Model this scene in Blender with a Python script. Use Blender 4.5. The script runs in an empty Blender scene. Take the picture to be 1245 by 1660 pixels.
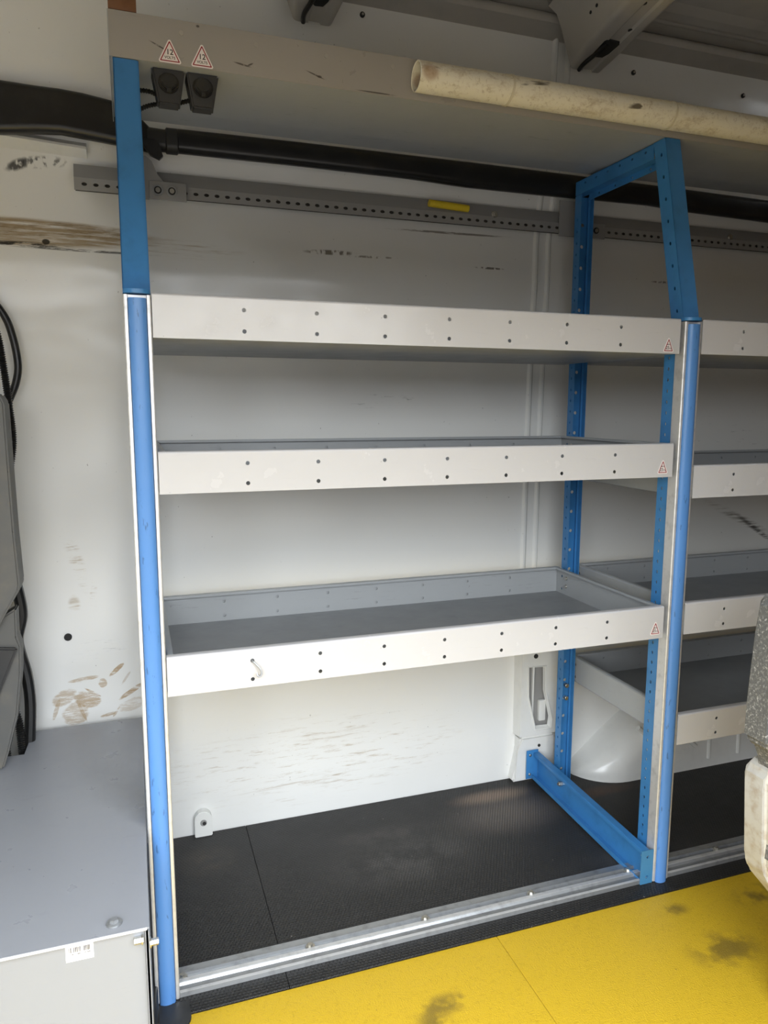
import bpy, bmesh, math, random
from mathutils import Vector, Matrix
random.seed(7)
SC = bpy.context.scene
COL = SC.collection

# ------------------------------------------------------------------ camera
CAM = Vector((-0.0174, -1.3883, 1.1888))
yaw, pitch, roll = 0.3294, -0.1431, 0.0026
fw = Vector((math.sin(yaw)*math.cos(pitch), math.cos(yaw)*math.cos(pitch), math.sin(pitch)))
rt = Vector((math.cos(yaw), -math.sin(yaw), 0)); up = rt.cross(fw)
rt2 = rt*math.cos(roll) + up*math.sin(roll); up2 = -rt*math.sin(roll) + up*math.cos(roll)
cd = bpy.data.cameras.new('camera'); cam = bpy.data.objects.new('camera', cd); COL.objects.link(cam)
M = Matrix((rt2, up2, -fw)).transposed().to_4x4(); M.translation = CAM
cam.matrix_world = M
cd.sensor_fit = 'VERTICAL'; cd.sensor_height = 24.0; cd.sensor_width = 18.0
cd.lens = 1187.2/1660*24.0
cd.clip_start = 0.02
SC.camera = cam

# ------------------------------------------------------------------ exposure, world, light
SC.view_settings.view_transform = 'Standard'
SC.view_settings.look = 'None'
SC.view_settings.gamma = 1.0
SC.view_settings.use_curve_mapping = False
SC.view_settings.exposure = 0.88
w = bpy.data.worlds.new('overcast_sky'); SC.world = w; w.use_nodes = True
nt = w.node_tree; nt.nodes.clear()
wo = nt.nodes.new('ShaderNodeOutputWorld'); bg = nt.nodes.new('ShaderNodeBackground')
tc = nt.nodes.new('ShaderNodeTexCoord'); sx = nt.nodes.new('ShaderNodeSeparateXYZ')
rp = nt.nodes.new('ShaderNodeValToRGB')
nt.links.new(tc.outputs['Generated'], sx.inputs[0]); nt.links.new(sx.outputs['Z'], rp.inputs[0])
rp.color_ramp.elements[0].position = 0.0; rp.color_ramp.elements[0].color = (0.62, 0.635, 0.65, 1)
rp.color_ramp.elements[1].position = 0.7; rp.color_ramp.elements[1].color = (1.20, 1.28, 1.36, 1)
bg.inputs['Strength'].default_value = 5.0
nt.links.new(rp.outputs[0], bg.inputs['Color']); nt.links.new(bg.outputs[0], wo.inputs[0])
# daylight portal in the side door opening (guides sky sampling only)
pl = bpy.data.lights.new('door_daylight', 'AREA'); pl.shape = 'RECTANGLE'; pl.size = 1.66; pl.size_y = 1.75
po = bpy.data.objects.new('door_daylight', pl); COL.objects.link(po)
po.location = (0.12, -1.30, 0.87); po.rotation_euler = (math.radians(90), 0, 0)
pl.cycles.is_portal = True
SC.cycles.max_bounces = 10; SC.cycles.diffuse_bounces = 6; SC.cycles.glossy_bounces = 5
SC.cycles.sample_clamp_indirect = 6.0

# ------------------------------------------------------------------ materials
class NT:
    def __init__(s, name):
        s.m = bpy.data.materials.new(name); s.m.use_nodes = True
        s.t = s.m.node_tree; s.b = s.t.nodes['Principled BSDF']; s.n = s.t.nodes; s.l = s.t.links
        s.co = s.n.new('ShaderNodeTexCoord').outputs['Object']
        s.col = None
    def math(s, op, a, b=None, clamp=False):
        n = s.n.new('ShaderNodeMath'); n.operation = op; n.use_clamp = clamp
        for i, v in enumerate((a, b)):
            if v is None: continue
            if isinstance(v, (int, float)): n.inputs[i].default_value = v
            else: s.l.new(v, n.inputs[i])
        return n.outputs[0]
    def mapped(s, scale=(1,1,1), loc=(0,0,0), rot=(0,0,0)):
        n = s.n.new('ShaderNodeMapping'); n.inputs['Scale'].default_value = scale
        n.inputs['Location'].default_value = loc; n.inputs['Rotation'].default_value = rot
        s.l.new(s.co, n.inputs[0]); return n.outputs[0]
    def noise(s, scale, detail=4, stretch=(1,1,1), rough=.6, dist=0, rot=(0,0,0)):
        n = s.n.new('ShaderNodeTexNoise'); n.inputs['Scale'].default_value = scale
        n.inputs['Detail'].default_value = detail; n.inputs['Roughness'].default_value = rough
        n.inputs['Distortion'].default_value = dist
        s.l.new(s.mapped(stretch, rot=rot), n.inputs['Vector']); return n.outputs['Fac']
    def ramp(s, v, a, b):
        n = s.n.new('ShaderNodeMapRange'); n.interpolation_type = 'SMOOTHSTEP'
        s.l.new(v, n.inputs[0]); n.inputs[1].default_value = a; n.inputs[2].default_value = b
        return n.outputs[0]
    def blob(s, c, r, rot=0.0, plane='xz', soft=(1.0, .45)):
        # soft ellipse mask around c, in the object's own coordinates
        a = s.n.new('ShaderNodeVectorMath'); a.operation = 'SUBTRACT'; s.l.new(s.co, a.inputs[0])
        a.inputs[1].default_value = (c[0], 0, c[1]) if plane == 'xz' else (c[0], c[1], 0)
        v = s.n.new('ShaderNodeVectorRotate'); v.rotation_type = 'Y_AXIS' if plane == 'xz' else 'Z_AXIS'
        s.l.new(a.outputs[0], v.inputs[0]); v.inputs['Angle'].default_value = rot
        m = s.n.new('ShaderNodeVectorMath'); m.operation = 'MULTIPLY'; s.l.new(v.outputs[0], m.inputs[0])
        m.inputs[1].default_value = (1/r[0], 0, 1/r[1]) if plane == 'xz' else (1/r[0], 1/r[1], 0)
        l = s.n.new('ShaderNodeVectorMath'); l.operation = 'LENGTH'; s.l.new(m.outputs[0], l.inputs[0])
        return s.ramp(l.outputs['Value'], soft[0], soft[1])
    def base(s, c):
        n = s.n.new('ShaderNodeRGB'); n.outputs[0].default_value = (*c, 1); s.col = n.outputs[0]
    def over(s, fac, c):
        n = s.n.new('ShaderNodeMix'); n.data_type = 'RGBA'
        s.l.new(fac, n.inputs[0]); s.l.new(s.col, n.inputs[6]); n.inputs[7].default_value = (*c, 1)
        s.col = n.outputs[2]
    def bump(s, h, strength, dist=.002):
        n = s.n.new('ShaderNodeBump'); n.inputs['Strength'].default_value = strength
        n.inputs['Distance'].default_value = dist; s.l.new(h, n.inputs['Height'])
        s.l.new(n.outputs[0], s.b.inputs['Normal'])
    def done(s, rough=.4, metal=0.0, roughtex=None, spec=.5, coat=0):
        if s.col is not None: s.l.new(s.col, s.b.inputs['Base Color'])
        s.b.inputs['Roughness'].default_value = rough; s.b.inputs['Metallic'].default_value = metal
        s.b.inputs['Specular IOR Level'].default_value = spec
        s.b.inputs['Coat Weight'].default_value = coat; s.b.inputs['Coat Roughness'].default_value = .08
        if roughtex is not None:
            n = s.n.new('ShaderNodeMapRange'); s.l.new(roughtex, n.inputs[0])
            n.inputs[3].default_value = max(0.02, rough-.12); n.inputs[4].default_value = rough+.15
            s.l.new(n.outputs[0], s.b.inputs['Roughness'])
        return s.m

def simple(name, c, rough=.4, metal=0, dirt=.12, dcol=None, spec=.5, dscale=18):
    t = NT(name); t.base(c)
    n = t.noise(dscale, 6)
    t.over(t.math('MULTIPLY', t.ramp(n, .45, .75), dirt), dcol or tuple(x*.5 for x in c))
    return t.done(rough, metal, n, spec)

def wall_material():
    t = NT('painted_white_steel'); t.base((0.80, 0.80, 0.775))
    fine = t.noise(60, 6, (1, 1, 1), .75)
    streak = t.noise(14, 6, (.5, 1, 9), .7)
    scr = t.noise(40, 5, (.35, 1, 3), .75)
    spk = t.noise(130, 2, (1, 1, .6))
    brown = (.33, .23, .12); black = (.03, .028, .025)
    def put(mask, tex, a, b, k, c):
        t.over(t.math('MULTIPLY', t.math('MULTIPLY', mask, t.ramp(tex, a, b)), k), c)
    # general specks and hairline scuffs
    t.over(t.math('MULTIPLY', t.ramp(spk, .74, .80), .6), (.12, .11, .1))
    put(t.blob((.45, .17), (.55, .16)), scr, .52, .72, .55, (.42, .33, .22))
    put(t.blob((.50, .235), (.16, .018)), streak, .46, .64, .5, brown)
    put(t.blob((.45, .10), (.3, .03)), streak, .5, .7, .5, brown)
    # muddy band under the wall ledge
    put(t.blob((-.25, 1.590), (.34, .036), soft=(1, .7)), streak, .28, .58, .9, (.33, .24, .13))
    put(t.blob((-.22, 1.600), (.30, .022), soft=(1, .7)), scr, .45, .62, .6, (.20, .14, .07))
    put(t.blob((-.24, 1.562), (.12, .008), soft=(1, .4)), scr, .38, .5, .95, black)
    put(t.blob((-.10, 1.556), (.20, .004), soft=(1, .4)), scr, .42, .5, .8, black)
    put(t.blob((.10, 1.575), (.20, .030)), streak, .48, .7, .6, brown)
    put(t.blob((-.191, 1.571), (.010, .007), soft=(1, .7)), fine, .2, .3, .95, black)
    # mud swipes above the grey box: dried strokes with ragged edges
    mud = t.noise(34, 7, (1, 1, 1), .8)
    for c, r, a, k in (((-.160, .428), (.062, .040), -.3, .8), ((-.215, .44), (.06, .036), .5, .65), ((-.19, .392), (.055, .060), -1.1, .6),
                       ((-.165, .484), (.065, .011), .1, .75), ((-.085, .500), (.045, .011), .72, .9), ((-.050, .437), (.070, .012), .55, .9),
                       ((-.05, .400), (.07, .030), .3, .4), ((-.12, .468), (.020, .022), 0, .7), ((-.11, .380), (.04, .009), .2, .8),
                       ((-.175, .40), (.008, .060), .35, .7), ((-.235, .41), (.010, .055), -.3, .6), ((-.09, .385), (.006, .03), -.6, .6),
                       ((-.062, .475), (.006, .040), -.6, .4), ((-.145, .445), (.045, .006), -.6, .9)):
        st = t.math('MULTIPLY', t.blob(c, r, a, soft=(1, .1)), t.math('ADD', t.math('MULTIPLY', t.noise(20, 5, (.5, 1, 4), .75, rot=(0, a, 0)), .6), t.math('MULTIPLY', mud, .5)))
        t.over(t.math('MULTIPLY', t.math('MULTIPLY', t.ramp(st, .24, .36), t.ramp(t.noise(55, 6, (.4, 1, 3), .8, rot=(0, a, 0)), .36, .54)), k), (.42, .29, .15))
    put(t.blob((-.169, .80), (.022, .10), .25), scr, .50, .68, .6, (.45, .36, .24))
    put(t.blob((-.178, .685), (.018, .028)), streak, .42, .6, .6, (.45, .36, .24))
    put(t.blob((-.130, .70), (.012, .06)), scr, .52, .66, .6, (.45, .36, .24))
    put(t.blob((-.13, .56), (.12, .03)), scr, .56, .68, .5, (.3, .3, .3))
    # black scuffs
    jag = t.noise(190, 2, (.5, 1, .25), .5)
    put(t.blob((.50, 1.593), (.085, .008), .02, soft=(1, .5)), jag, .40, .55, .85, (.16, .13, .09))
    put(t.blob((.62, 1.589), (.08, .004), .02, soft=(1, .5)), jag, .45, .6, .7, (.16, .13, .09))
    put(t.blob((.97, 1.581), (.055, .004), 0, soft=(1, .5)), jag, .40, .55, .85, (.12, .1, .08))
    put(t.blob((1.57, 1.575), (.05, .004), 0, soft=(1, .5)), jag, .40, .55, .8, (.12, .1, .08))
    put(t.blob((.66, 1.20), (.12, .03)), scr, .60, .66, .7, (.25, .25, .23))
    put(t.blob((1.9, 1.10), (.35, .10)), scr, .62, .70, .7, (.2, .2, .2))
    put(t.blob((1.98, .80), (.22, .020), -.42, soft=(1, .2)), streak, .42, .60, .75, (.22, .2, .17))
    put(t.blob((2.05, .76), (.18, .012), -.55, soft=(1, .2)), scr, .42, .56, .85, (.08, .07, .06))
    put(t.blob((-.19, 1.745), (.07, .016), .1), jag, .45, .62, .8, black)
    put(t.blob((-.24, 1.735), (.035, .014), .4), jag, .35, .5, .9, black)
    put(t.blob((.85, 1.668), (.22, .004), .01), scr, .42, .55, .7, (.1, .07, .04))
    t.bump(t.noise(5, 2, (.6, 1, 1)), .3, .02)
    return t.done(.16, 0, t.noise(9, 5), .5)

M_wall = wall_material()
M_wallw = simple('plain_white_steel', (.78, .78, .75), .2, 0, .12)
M_bounce = simple('warm_bounce_lining', (.24, .165, .10), .6, 0, .3)  # brown put on unseen walls to darken and warm the bounced light
M_roof = simple('roof_paint', (.45, .43, .39), .35, 0, .25, dscale=10)

def grey_material(name, c, k=.4, rough=.28, marks=()):
    t = NT(name); t.base(c)
    scr = t.noise(30, 6, (.3, 1, 4), .8); spk = t.noise(90, 3)
    t.over(t.math('MULTIPLY', t.ramp(scr, .58, .72), k), tuple(x*.45 for x in c))
    t.over(t.math('MULTIPLY', t.ramp(spk, .72, .78), .7), (.1, .09, .08))
    t.over(t.math('MULTIPLY', t.ramp(t.noise(4, 4, (.5, 1, 1)), .45, .8), k*.4), tuple(x*.65 for x in c))
    for mc, mr, ma in marks:
        t.over(t.math('MULTIPLY', t.math('MULTIPLY', t.blob(mc, mr, ma), t.ramp(t.noise(120, 3), .3, .45)), .85), (.05, .04, .035))
    t.bump(t.noise(12, 3), .08, .01)
    return t.done(rough, 0, t.noise(16, 5), .5)
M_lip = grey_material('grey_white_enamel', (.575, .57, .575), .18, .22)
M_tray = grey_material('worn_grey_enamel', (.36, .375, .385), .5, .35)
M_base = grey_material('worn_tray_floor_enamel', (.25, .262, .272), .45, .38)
M_over = grey_material('shaded_lip_enamel', (.35, .33, .305), .25, .3, [((.235, .018), (.020, .0022), -.15), ((.250, .020), (.008, .002), .5), ((.085, .028), (.022, .0018), -.4), ((.376, .019), (.024, .0018), -.3), ((.384, .017), (.006, .003), 0), ((.50, .003), (.05, .0018), 0), ((.155, .072), (.004, .003), 0)])  # tray paint repeated darker and warmer for the shade under the roof
M_box = grey_material('smooth_grey_enamel', (.275, .285, .31), .18, .30)
M_boxf = grey_material('pale_grey_enamel', (.25, .262, .285), .12, .35)
M_rail = grey_material('dull_grey_rail_paint', (.30, .295, .285), .2, .45)
M_slotshade = simple('slot_shade_brown', (.09, .08, .07), .6, 0, .2)  # dark tone painted in for the shade inside the rail slots
M_blue = simple('blue_steel_paint', (.044, .205, .475), .34, 0, .25, (.01, .05, .12))
t = NT('blue_strip_plastic'); t.base((.095, .25, .58))
t.over(t.math('MULTIPLY', t.ramp(t.noise(70, 5, (2, 2, .4)), .62, .72), .7), (.03, .08, .18))
M_insert = t.done(.32, 0, t.noise(30, 4))
M_tab = simple('pale_blue_paint', (.06, .22, .40), .4, 0, .3)
M_alu = simple('extruded_aluminium', (.74, .74, .74), .42, .6, .35, (.25, .25, .25), dscale=40)
M_alud = simple('dull_aluminium', (.42, .43, .44), .42, .75, .4, (.15, .15, .15), dscale=40)
M_zinc = simple('zinc_plating', (.62, .60, .55), .28, .95, .3)
M_black = simple('black_plastic', (.012, .012, .012), .32, 0, .3, (.05, .045, .04))
M_hole = simple('dark_cavity', (.02, .02, .02), .8, 0, 0)
M_black2 = simple('charcoal_plastic', (.026, .026, .026), .45, 0, .2, (.05, .045, .04))
M_gplas = simple('grey_moulded_plastic', (.095, .095, .09), .5, 0, .6, (.15, .135, .11), dscale=14)
t = NT('cream_plastic_pipe'); t.base((.76, .72, .60))
t.over(t.math('MULTIPLY', t.ramp(t.noise(26, 7, (.6, 1, 1), .8), .50, .70), .55), (.34, .25, .14))
t.over(t.math('MULTIPLY', t.ramp(t.noise(90, 6, (1, 1, 1), .8), .52, .66), .5), (.36, .28, .17))
t.over(t.math('MULTIPLY', t.ramp(t.noise(22, 3, (.25, 1, 1)), .66, .70), .9), (.07, .05, .03))
t.over(t.math('MULTIPLY', t.blob((.02, 0), (.022, .02)), .6), (.30, .15, .06))
M_pvc = t.done(.45, 0, t.noise(20, 5))
M_tie = simple('cream_tie', (.62, .57, .44), .45)
M_yel = simple('yellow_sleeve_plastic', (.75, .56, .03), .4, 0, .3, (.1, .08, .02))
M_wood = simple('brown_wood', (.16, .07, .028), .6, 0, .6, (.08, .03, .01), dscale=40)
M_white = simple('white_sticker', (.86, .80, .78), .35, 0, .05)
M_red = simple('dark_red_print', (.30, .015, .025), .4, 0, 0)
M_ink = simple('black_print', (.03, .02, .02), .4, 0, 0)
M_label = simple('white_paper', (.88, .88, .88), .5, 0, 0)
M_cream = simple('dirty_cream_paint', (.40, .385, .345), .4, 0, .7, (.25, .19, .12), dscale=45)

def floor_yellow():
    t = NT('yellow_textured_floor'); t.base((.58, .375, .018))
    t.over(t.math('MULTIPLY', t.ramp(t.noise(160, 3), .5, .75), .45), (.40, .25, .008))
    for c, r in (((.53, -.18), (.10, .035)), ((.49, -.22), (.05, .05)), ((1.18, -.24), (.12, .07)), ((1.16, -.10), (.05, .03)), ((1.40, -.12), (.1, .05))):
        t.over(t.math('MULTIPLY', t.math('MULTIPLY', t.blob(c, r, 0, 'xy', (1, .2)), t.ramp(t.noise(18, 5), .38, .6)), .7), (.10, .07, .02))
    t.over(t.math('MULTIPLY', t.ramp(t.noise(50, 3), .73, .78), .8), (.08, .06, .02))
    t.bump(t.noise(330, 2), .7, .0020)
    return t.done(.42, 0)
M_floor = floor_yellow()

def mat_rubber():
    t = NT('black_hex_rubber'); t.base((.013, .012, .011))
    P = .0085
    def lat(off):
        m = t.mapped((1/P, 1/(P*1.732), 1), (off, off, 0))
        f = t.n.new('ShaderNodeVectorMath'); f.operation = 'FRACTION'; t.l.new(m, f.inputs[0])
        s = t.n.new('ShaderNodeVectorMath'); s.operation = 'SUBTRACT'; t.l.new(f.outputs[0], s.inputs[0]); s.inputs[1].default_value = (.5, .5, 0)
        k = t.n.new('ShaderNodeVectorMath'); k.operation = 'MULTIPLY'; t.l.new(s.outputs[0], k.inputs[0]); k.inputs[1].default_value = (1, 1.732, 0)
        l = t.n.new('ShaderNodeVectorMath'); l.operation = 'LENGTH'; t.l.new(k.outputs[0], l.inputs[0]); return l.outputs['Value']
    d = t.math('MINIMUM', lat(0.0), lat(.5))
    hexm = t.ramp(d, .50, .38)
    dust = t.noise(11, 7, (1, 1, 1), .75); fine = t.noise(70, 5)
    def put(c, r, k, colr, a=.35, b=.62, rot=0):
        m = t.math('MULTIPLY', t.blob(c, r, rot, 'xy', (1, .1)), t.ramp(dust, a, b))
        m = t.math('MULTIPLY', m, t.math('ADD', t.math('MULTIPLY', hexm, .8), .2))
        t.over(t.math('MULTIPLY', m, k), colr)
    t.over(t.math('MULTIPLY', t.ramp(fine, .5, .75), .12), (.10, .09, .08))
    put((.98, .50), (.17, .05), .9, (.30, .21, .15), .15, .45)
    put((.98, .40), (.24, .13), .7, (.17, .14, .12), .1, .5)
    put((.12, .45), (.10, .09), .35, (.16, .13, .09))
    put((.62, .30), (.30, .16), .45, (.15, .14, .13))
    put((.60, .42), (.25, .05), .3, (.15, .13, .12))
    put((1.32, .42), (.18, .04), .8, (.10, .045, .02), .3, .6)
    put((1.30, .10), (.5, .08), .2, (.14, .13, .12))
    t.over(t.math('MULTIPLY', t.ramp(t.noise(60, 2), .74, .78), .7), (.3, .27, .24))
    t.bump(t.math('ADD', hexm, t.math('MULTIPLY', fine, .4)), .8, .002)
    return t.done(.5, 0, dust, .5)
M_rub = mat_rubber()

def foam_mat():
    t = NT('speckled_grey_foam'); t.base((.09, .09, .085))
    t.over(t.math('MULTIPLY', t.ramp(t.noise(230, 4), .48, .70), .6), (.28, .27, .25))
    t.over(t.math('MULTIPLY', t.ramp(t.noise(140, 2), .60, .70), .7), (.42, .41, .38))
    t.bump(t.noise(200, 3), .6, .002)
    return t.done(.8)
M_foam = foam_mat()
t = NT('outside_concrete'); t.base((.115, .10, .085)); t.over(t.ramp(t.noise(3, 6), .4, .7), (.085, .075, .063)); M_ground = t.done(.85)

# ------------------------------------------------------------------ mesh helpers
def finish(name, bm, mat, parent=None, smooth=True, ang=35):
    me = bpy.data.meshes.new(name); bm.to_mesh(me); bm.free()
    for m in (mat if isinstance(mat, (list, tuple)) else [mat]): me.materials.append(m)
    if smooth:
        me.polygons.foreach_set('use_smooth', [True]*len(me.polygons))
        me.set_sharp_from_angle(angle=math.radians(ang))
    o = bpy.data.objects.new(name, me); COL.objects.link(o)
    if parent is not None:
        o.parent = parent
    return o
def wpart(name, bm, mat, parent, **k):
    """a part modelled in world coordinates under a thing that sits at its own base"""
    o = finish(name, bm, mat, parent, **k)
    p = parent; off = Vector((0, 0, 0))
    while p is not None: off += p.location; p = p.parent
    o.location = -off
    return o
def tag(o, label, cat, group=None):
    o['label'] = label; o['category'] = cat
    if group: o['group'] = group
    return o
def thing(name, label, cat, loc=(0, 0, 0), group=None):
    o = bpy.data.objects.new(name, None); COL.objects.link(o); o.location = loc
    o.empty_display_size = .05
    return tag(o, label, cat, group)
def struct(name, bm, mat, **k):
    o = finish(name, bm, mat, **k); o['kind'] = 'structure'; return o
def copy_tree(o, parent=None):
    c = o.copy(); COL.objects.link(c); c.parent = parent
    for ch in list(o.children): copy_tree(ch, c)
    return c
def B(): return bmesh.new()
def face(bm, pts):
    try: return bm.faces.new([bm.verts.new(p) for p in pts])
    except ValueError: return None
def box(bm, x0, x1, y0, y1, z0, z1, bev=0, seg=2):
    r = bmesh.ops.create_cube(bm, size=1.0)
    vs = r['verts']
    for v in vs:
        v.co = Vector((x0 + (v.co.x+.5)*(x1-x0), y0 + (v.co.y+.5)*(y1-y0), z0 + (v.co.z+.5)*(z1-z0)))
    if bev > 0:
        es = list({e for v in vs for e in v.link_edges})
        bmesh.ops.bevel(bm, geom=es, offset=bev, segments=seg, affect='EDGES', profile=.5)
    return bm
def extr(bm, poly, axis, c0, c1, cap=True):
    """closed 2D polygon swept along an axis; 'x' takes (y,z), 'y' takes (x,z), 'z' takes (x,y)"""
    def P(p, c):
        return {'x': (c, p[0], p[1]), 'y': (p[0], c, p[1]), 'z': (p[0], p[1], c)}[axis]
    a = [bm.verts.new(P(p, c0)) for p in poly]; b = [bm.verts.new(P(p, c1)) for p in poly]
    n = len(poly)
    for i in range(n): bm.faces.new((a[i], a[(i+1) % n], b[(i+1) % n], b[i]))
    if cap: bm.faces.new(a[::-1]); bm.faces.new(b)
    return bm
def ribbon(pts, t):
    """2D polyline -> closed outline of a bent sheet with thickness t (to its left)"""
    off = []
    for i, p in enumerate(pts):
        a = Vector(pts[max(i-1, 0)]); c = Vector(pts[min(i+1, len(pts)-1)]); d = (c-a).normalized()
        off.append((p[0]-d.y*t, p[1]+d.x*t))
    return list(pts) + off[::-1]
def arc(cx, cy, r, a0, a1, n, ry=None):
    ry = ry or r
    return [(cx + r*math.cos(math.radians(a0+(a1-a0)*i/n)), cy + ry*math.sin(math.radians(a0+(a1-a0)*i/n))) for i in range(n+1)]
def cyl(bm, c, r, h, axis='z', seg=20, r2=None, bev=0):
    rr = bmesh.ops.create_cone(bm, cap_ends=True, segments=seg, radius1=r, radius2=r if r2 is None else r2, depth=h)
    R = {'z': Matrix(), 'y': Matrix.Rotation(math.radians(90), 4, 'X'), 'x': Matrix.Rotation(math.radians(90), 4, 'Y')}[axis]
    bmesh.ops.transform(bm, matrix=Matrix.Translation(c) @ R, verts=rr['verts'])
    if bev:
        es = [e for e in {e for v in rr['verts'] for e in v.link_edges} if len(e.link_faces) == 2 and e.calc_face_angle(0) > 1]
        bmesh.ops.bevel(bm, geom=es, offset=bev, segments=2, affect='EDGES')
    return bm
def crom(pts, n=8):
    P = [Vector(p) for p in pts]; P = [P[0]*2-P[1]] + P + [P[-1]*2-P[-2]]; out = []
    for i in range(1, len(P)-2):
        for k in range(n):
            t = k/n; a, b, c, d = P[i-1:i+3]
            out.append(.5*((2*b)+(c-a)*t+(2*a-5*b+4*c-d)*t*t+(3*b-a-3*c+d)*t**3))
    out.append(P[-2]); return out
def tube(bm, pts, r, seg=12, corr=None):
    P = [Vector(p) for p in pts]
    if corr:      # resample evenly, alternate the radius for corrugated hose
        L = [0]
        for i in range(1, len(P)): L.append(L[-1]+(P[i]-P[i-1]).length)
        n = int(L[-1]/corr)*2; Q = []
        for k in range(n+1):
            d = L[-1]*k/n; j = max(i for i in range(len(L)) if L[i] <= d+1e-9); j = min(j, len(P)-2)
            Q.append(P[j].lerp(P[j+1], (d-L[j])/max(1e-9, L[j+1]-L[j])))
        P = Q
    prev = None; u = None
    for i, p in enumerate(P):
        d = (P[min(i+1, len(P)-1)]-P[max(i-1, 0)]).normalized()
        if u is None: u = d.orthogonal().normalized()
        u = (u - d*u.dot(d)).normalized(); v = d.cross(u)
        rr = (r[i] if isinstance(r, (list, tuple)) else r)*(1 if not corr or i % 2 else .68)
        ring = [bm.verts.new(p + u*rr*math.cos(2*math.pi*k/seg) + v*rr*math.sin(2*math.pi*k/seg)) for k in range(seg)]
        if prev:
            for k in range(seg): bm.faces.new((prev[k], prev[(k+1) % seg], ring[(k+1) % seg], ring[k]))
        else: bm.faces.new(ring[::-1])
        prev = ring
    bm.faces.new(prev); return bm
def perf(bm, a0, a1, b0, b1, holes, F, t, seg=12):
    """flat sheet a0..a1 x b0..b1 with true through holes (a, b, ra, rb); F maps (a,b,n) to 3D"""
    def q(p0, p1):
        for n in (0, t):
            face(bm, [F(p0[0], p0[1], n), F(p1[0], p0[1], n), F(p1[0], p1[1], n), F(p0[0], p1[1], n)])
    cols = {}
    for h in holes: cols.setdefault(round(h[0], 5), []).append(h)
    x = a0
    for ca in sorted(cols):
        hs = sorted(cols[ca], key=lambda h: h[1]); m = max(h[2] for h in hs)*1.35
        if ca-m > x+1e-6: q((x, b0), (ca-m, b1))
        y = b0
        for (_, hb, ra, rb) in hs:
            mb = rb*1.35
            if hb-mb > y+1e-6: q((ca-m, y), (ca+m, hb-mb))
            for n in (0, t):
                inn, out = [], []
                for k in range(seg):
                    an = 2*math.pi*(k+.5)/seg; c, s = math.cos(an), math.sin(an)
                    inn.append((ca+ra*c, hb+rb*s)); f = 1/max(abs(c), abs(s)); out.append((ca+m*c*f, hb+mb*s*f))
                if n == 0: inn0 = inn
                for k in range(seg):
                    j = (k+1) % seg
                    o1, o2 = out[k], out[j]
                    pts = [inn[k], o1]
                    if abs(abs(o1[0]-ca)-abs(o2[0]-ca)) > 1e-7 and abs(abs(o1[1]-hb)-abs(o2[1]-hb)) > 1e-7:
                        pts.append((ca+m*(1 if o1[0] > ca else -1), hb+mb*(1 if o1[1] > hb else -1)))
                    pts += [o2, inn[j]]
                    face(bm, [F(p[0], p[1], n) for p in pts])
            for k in range(seg):
                j = (k+1) % seg; p, r_ = inn0[k], inn0[j]
                face(bm, [F(p[0], p[1], 0), F(r_[0], r_[1], 0), F(r_[0], r_[1], t), F(p[0], p[1], t)])
            y = hb+mb
        if b1 > y+1e-6: q((ca-m, y), (ca+m, b1))
        x = ca+m
    if a1 > x+1e-6: q((x, b0), (a1, b1))
    for p0, p1 in (((a0, b0), (a1, b0)), ((a1, b0), (a1, b1)), ((a1, b1), (a0, b1)), ((a0, b1), (a0, b0))):
        face(bm, [F(p0[0], p0[1], 0), F(p1[0], p1[1], 0), F(p1[0], p1[1], t), F(p0[0], p0[1], t)])
    return bm
def text_bm(txt, size, at, bold=0.0, sx=1.0):
    """flat lettering on a plane facing -Y, centred on at"""
    cu = bpy.data.curves.new('letters', 'FONT'); cu.body = txt; cu.size = size; cu.align_x = 'CENTER'; cu.align_y = 'CENTER'
    cu.offset = bold
    o = bpy.data.objects.new('letters', cu); COL.objects.link(o)
    me = bpy.data.meshes.new_from_object(o.evaluated_get(bpy.context.evaluated_depsgraph_get()))
    bpy.data.objects.remove(o)
    bm = B(); bm.from_mesh(me); bpy.data.meshes.remove(me)
    for v in bm.verts: v.co = Vector((at[0]+v.co.x*sx, at[1], at[2]+v.co.y))
    return bm
def join(bm, other):
    me = bpy.data.meshes.new('tmp'); other.to_mesh(me); other.free(); bm.from_mesh(me); bpy.data.meshes.remove(me); return bm
def tri_poly(w, h, r, inset=0):
    """rounded triangle outline centred on the base middle, (x, z)"""
    c = [Vector((-w/2, 0)), Vector((w/2, 0)), Vector((0, h))]
    cen = Vector((0, h/3)); out = []
    for i in range(3):
        p = c[i]; a = (c[i-1]-p).normalized(); b = (c[(i+1) % 3]-p).normalized()
        half = a.angle(b)/2; bis = (a+b).normalized()
        q = p + bis*((inset+r)/math.sin(half))
        na = Vector((-a.y, a.x)); na = na if na.dot(q-p) < 0 else -na
        nb = Vector((-b.y, b.x)); nb = nb if nb.dot(q-p) < 0 else -nb
        a0 = math.atan2(na.y, na.x); a1 = math.atan2(nb.y, nb.x)
        while a1-a0 > math.pi: a1 -= 2*math.pi
        while a1-a0 < -math.pi: a1 += 2*math.pi
        for k in range(5): an = a0+(a1-a0)*k/4; out.append((q.x+r*math.cos(an), q.y+r*math.sin(an)))
    return out
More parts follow.
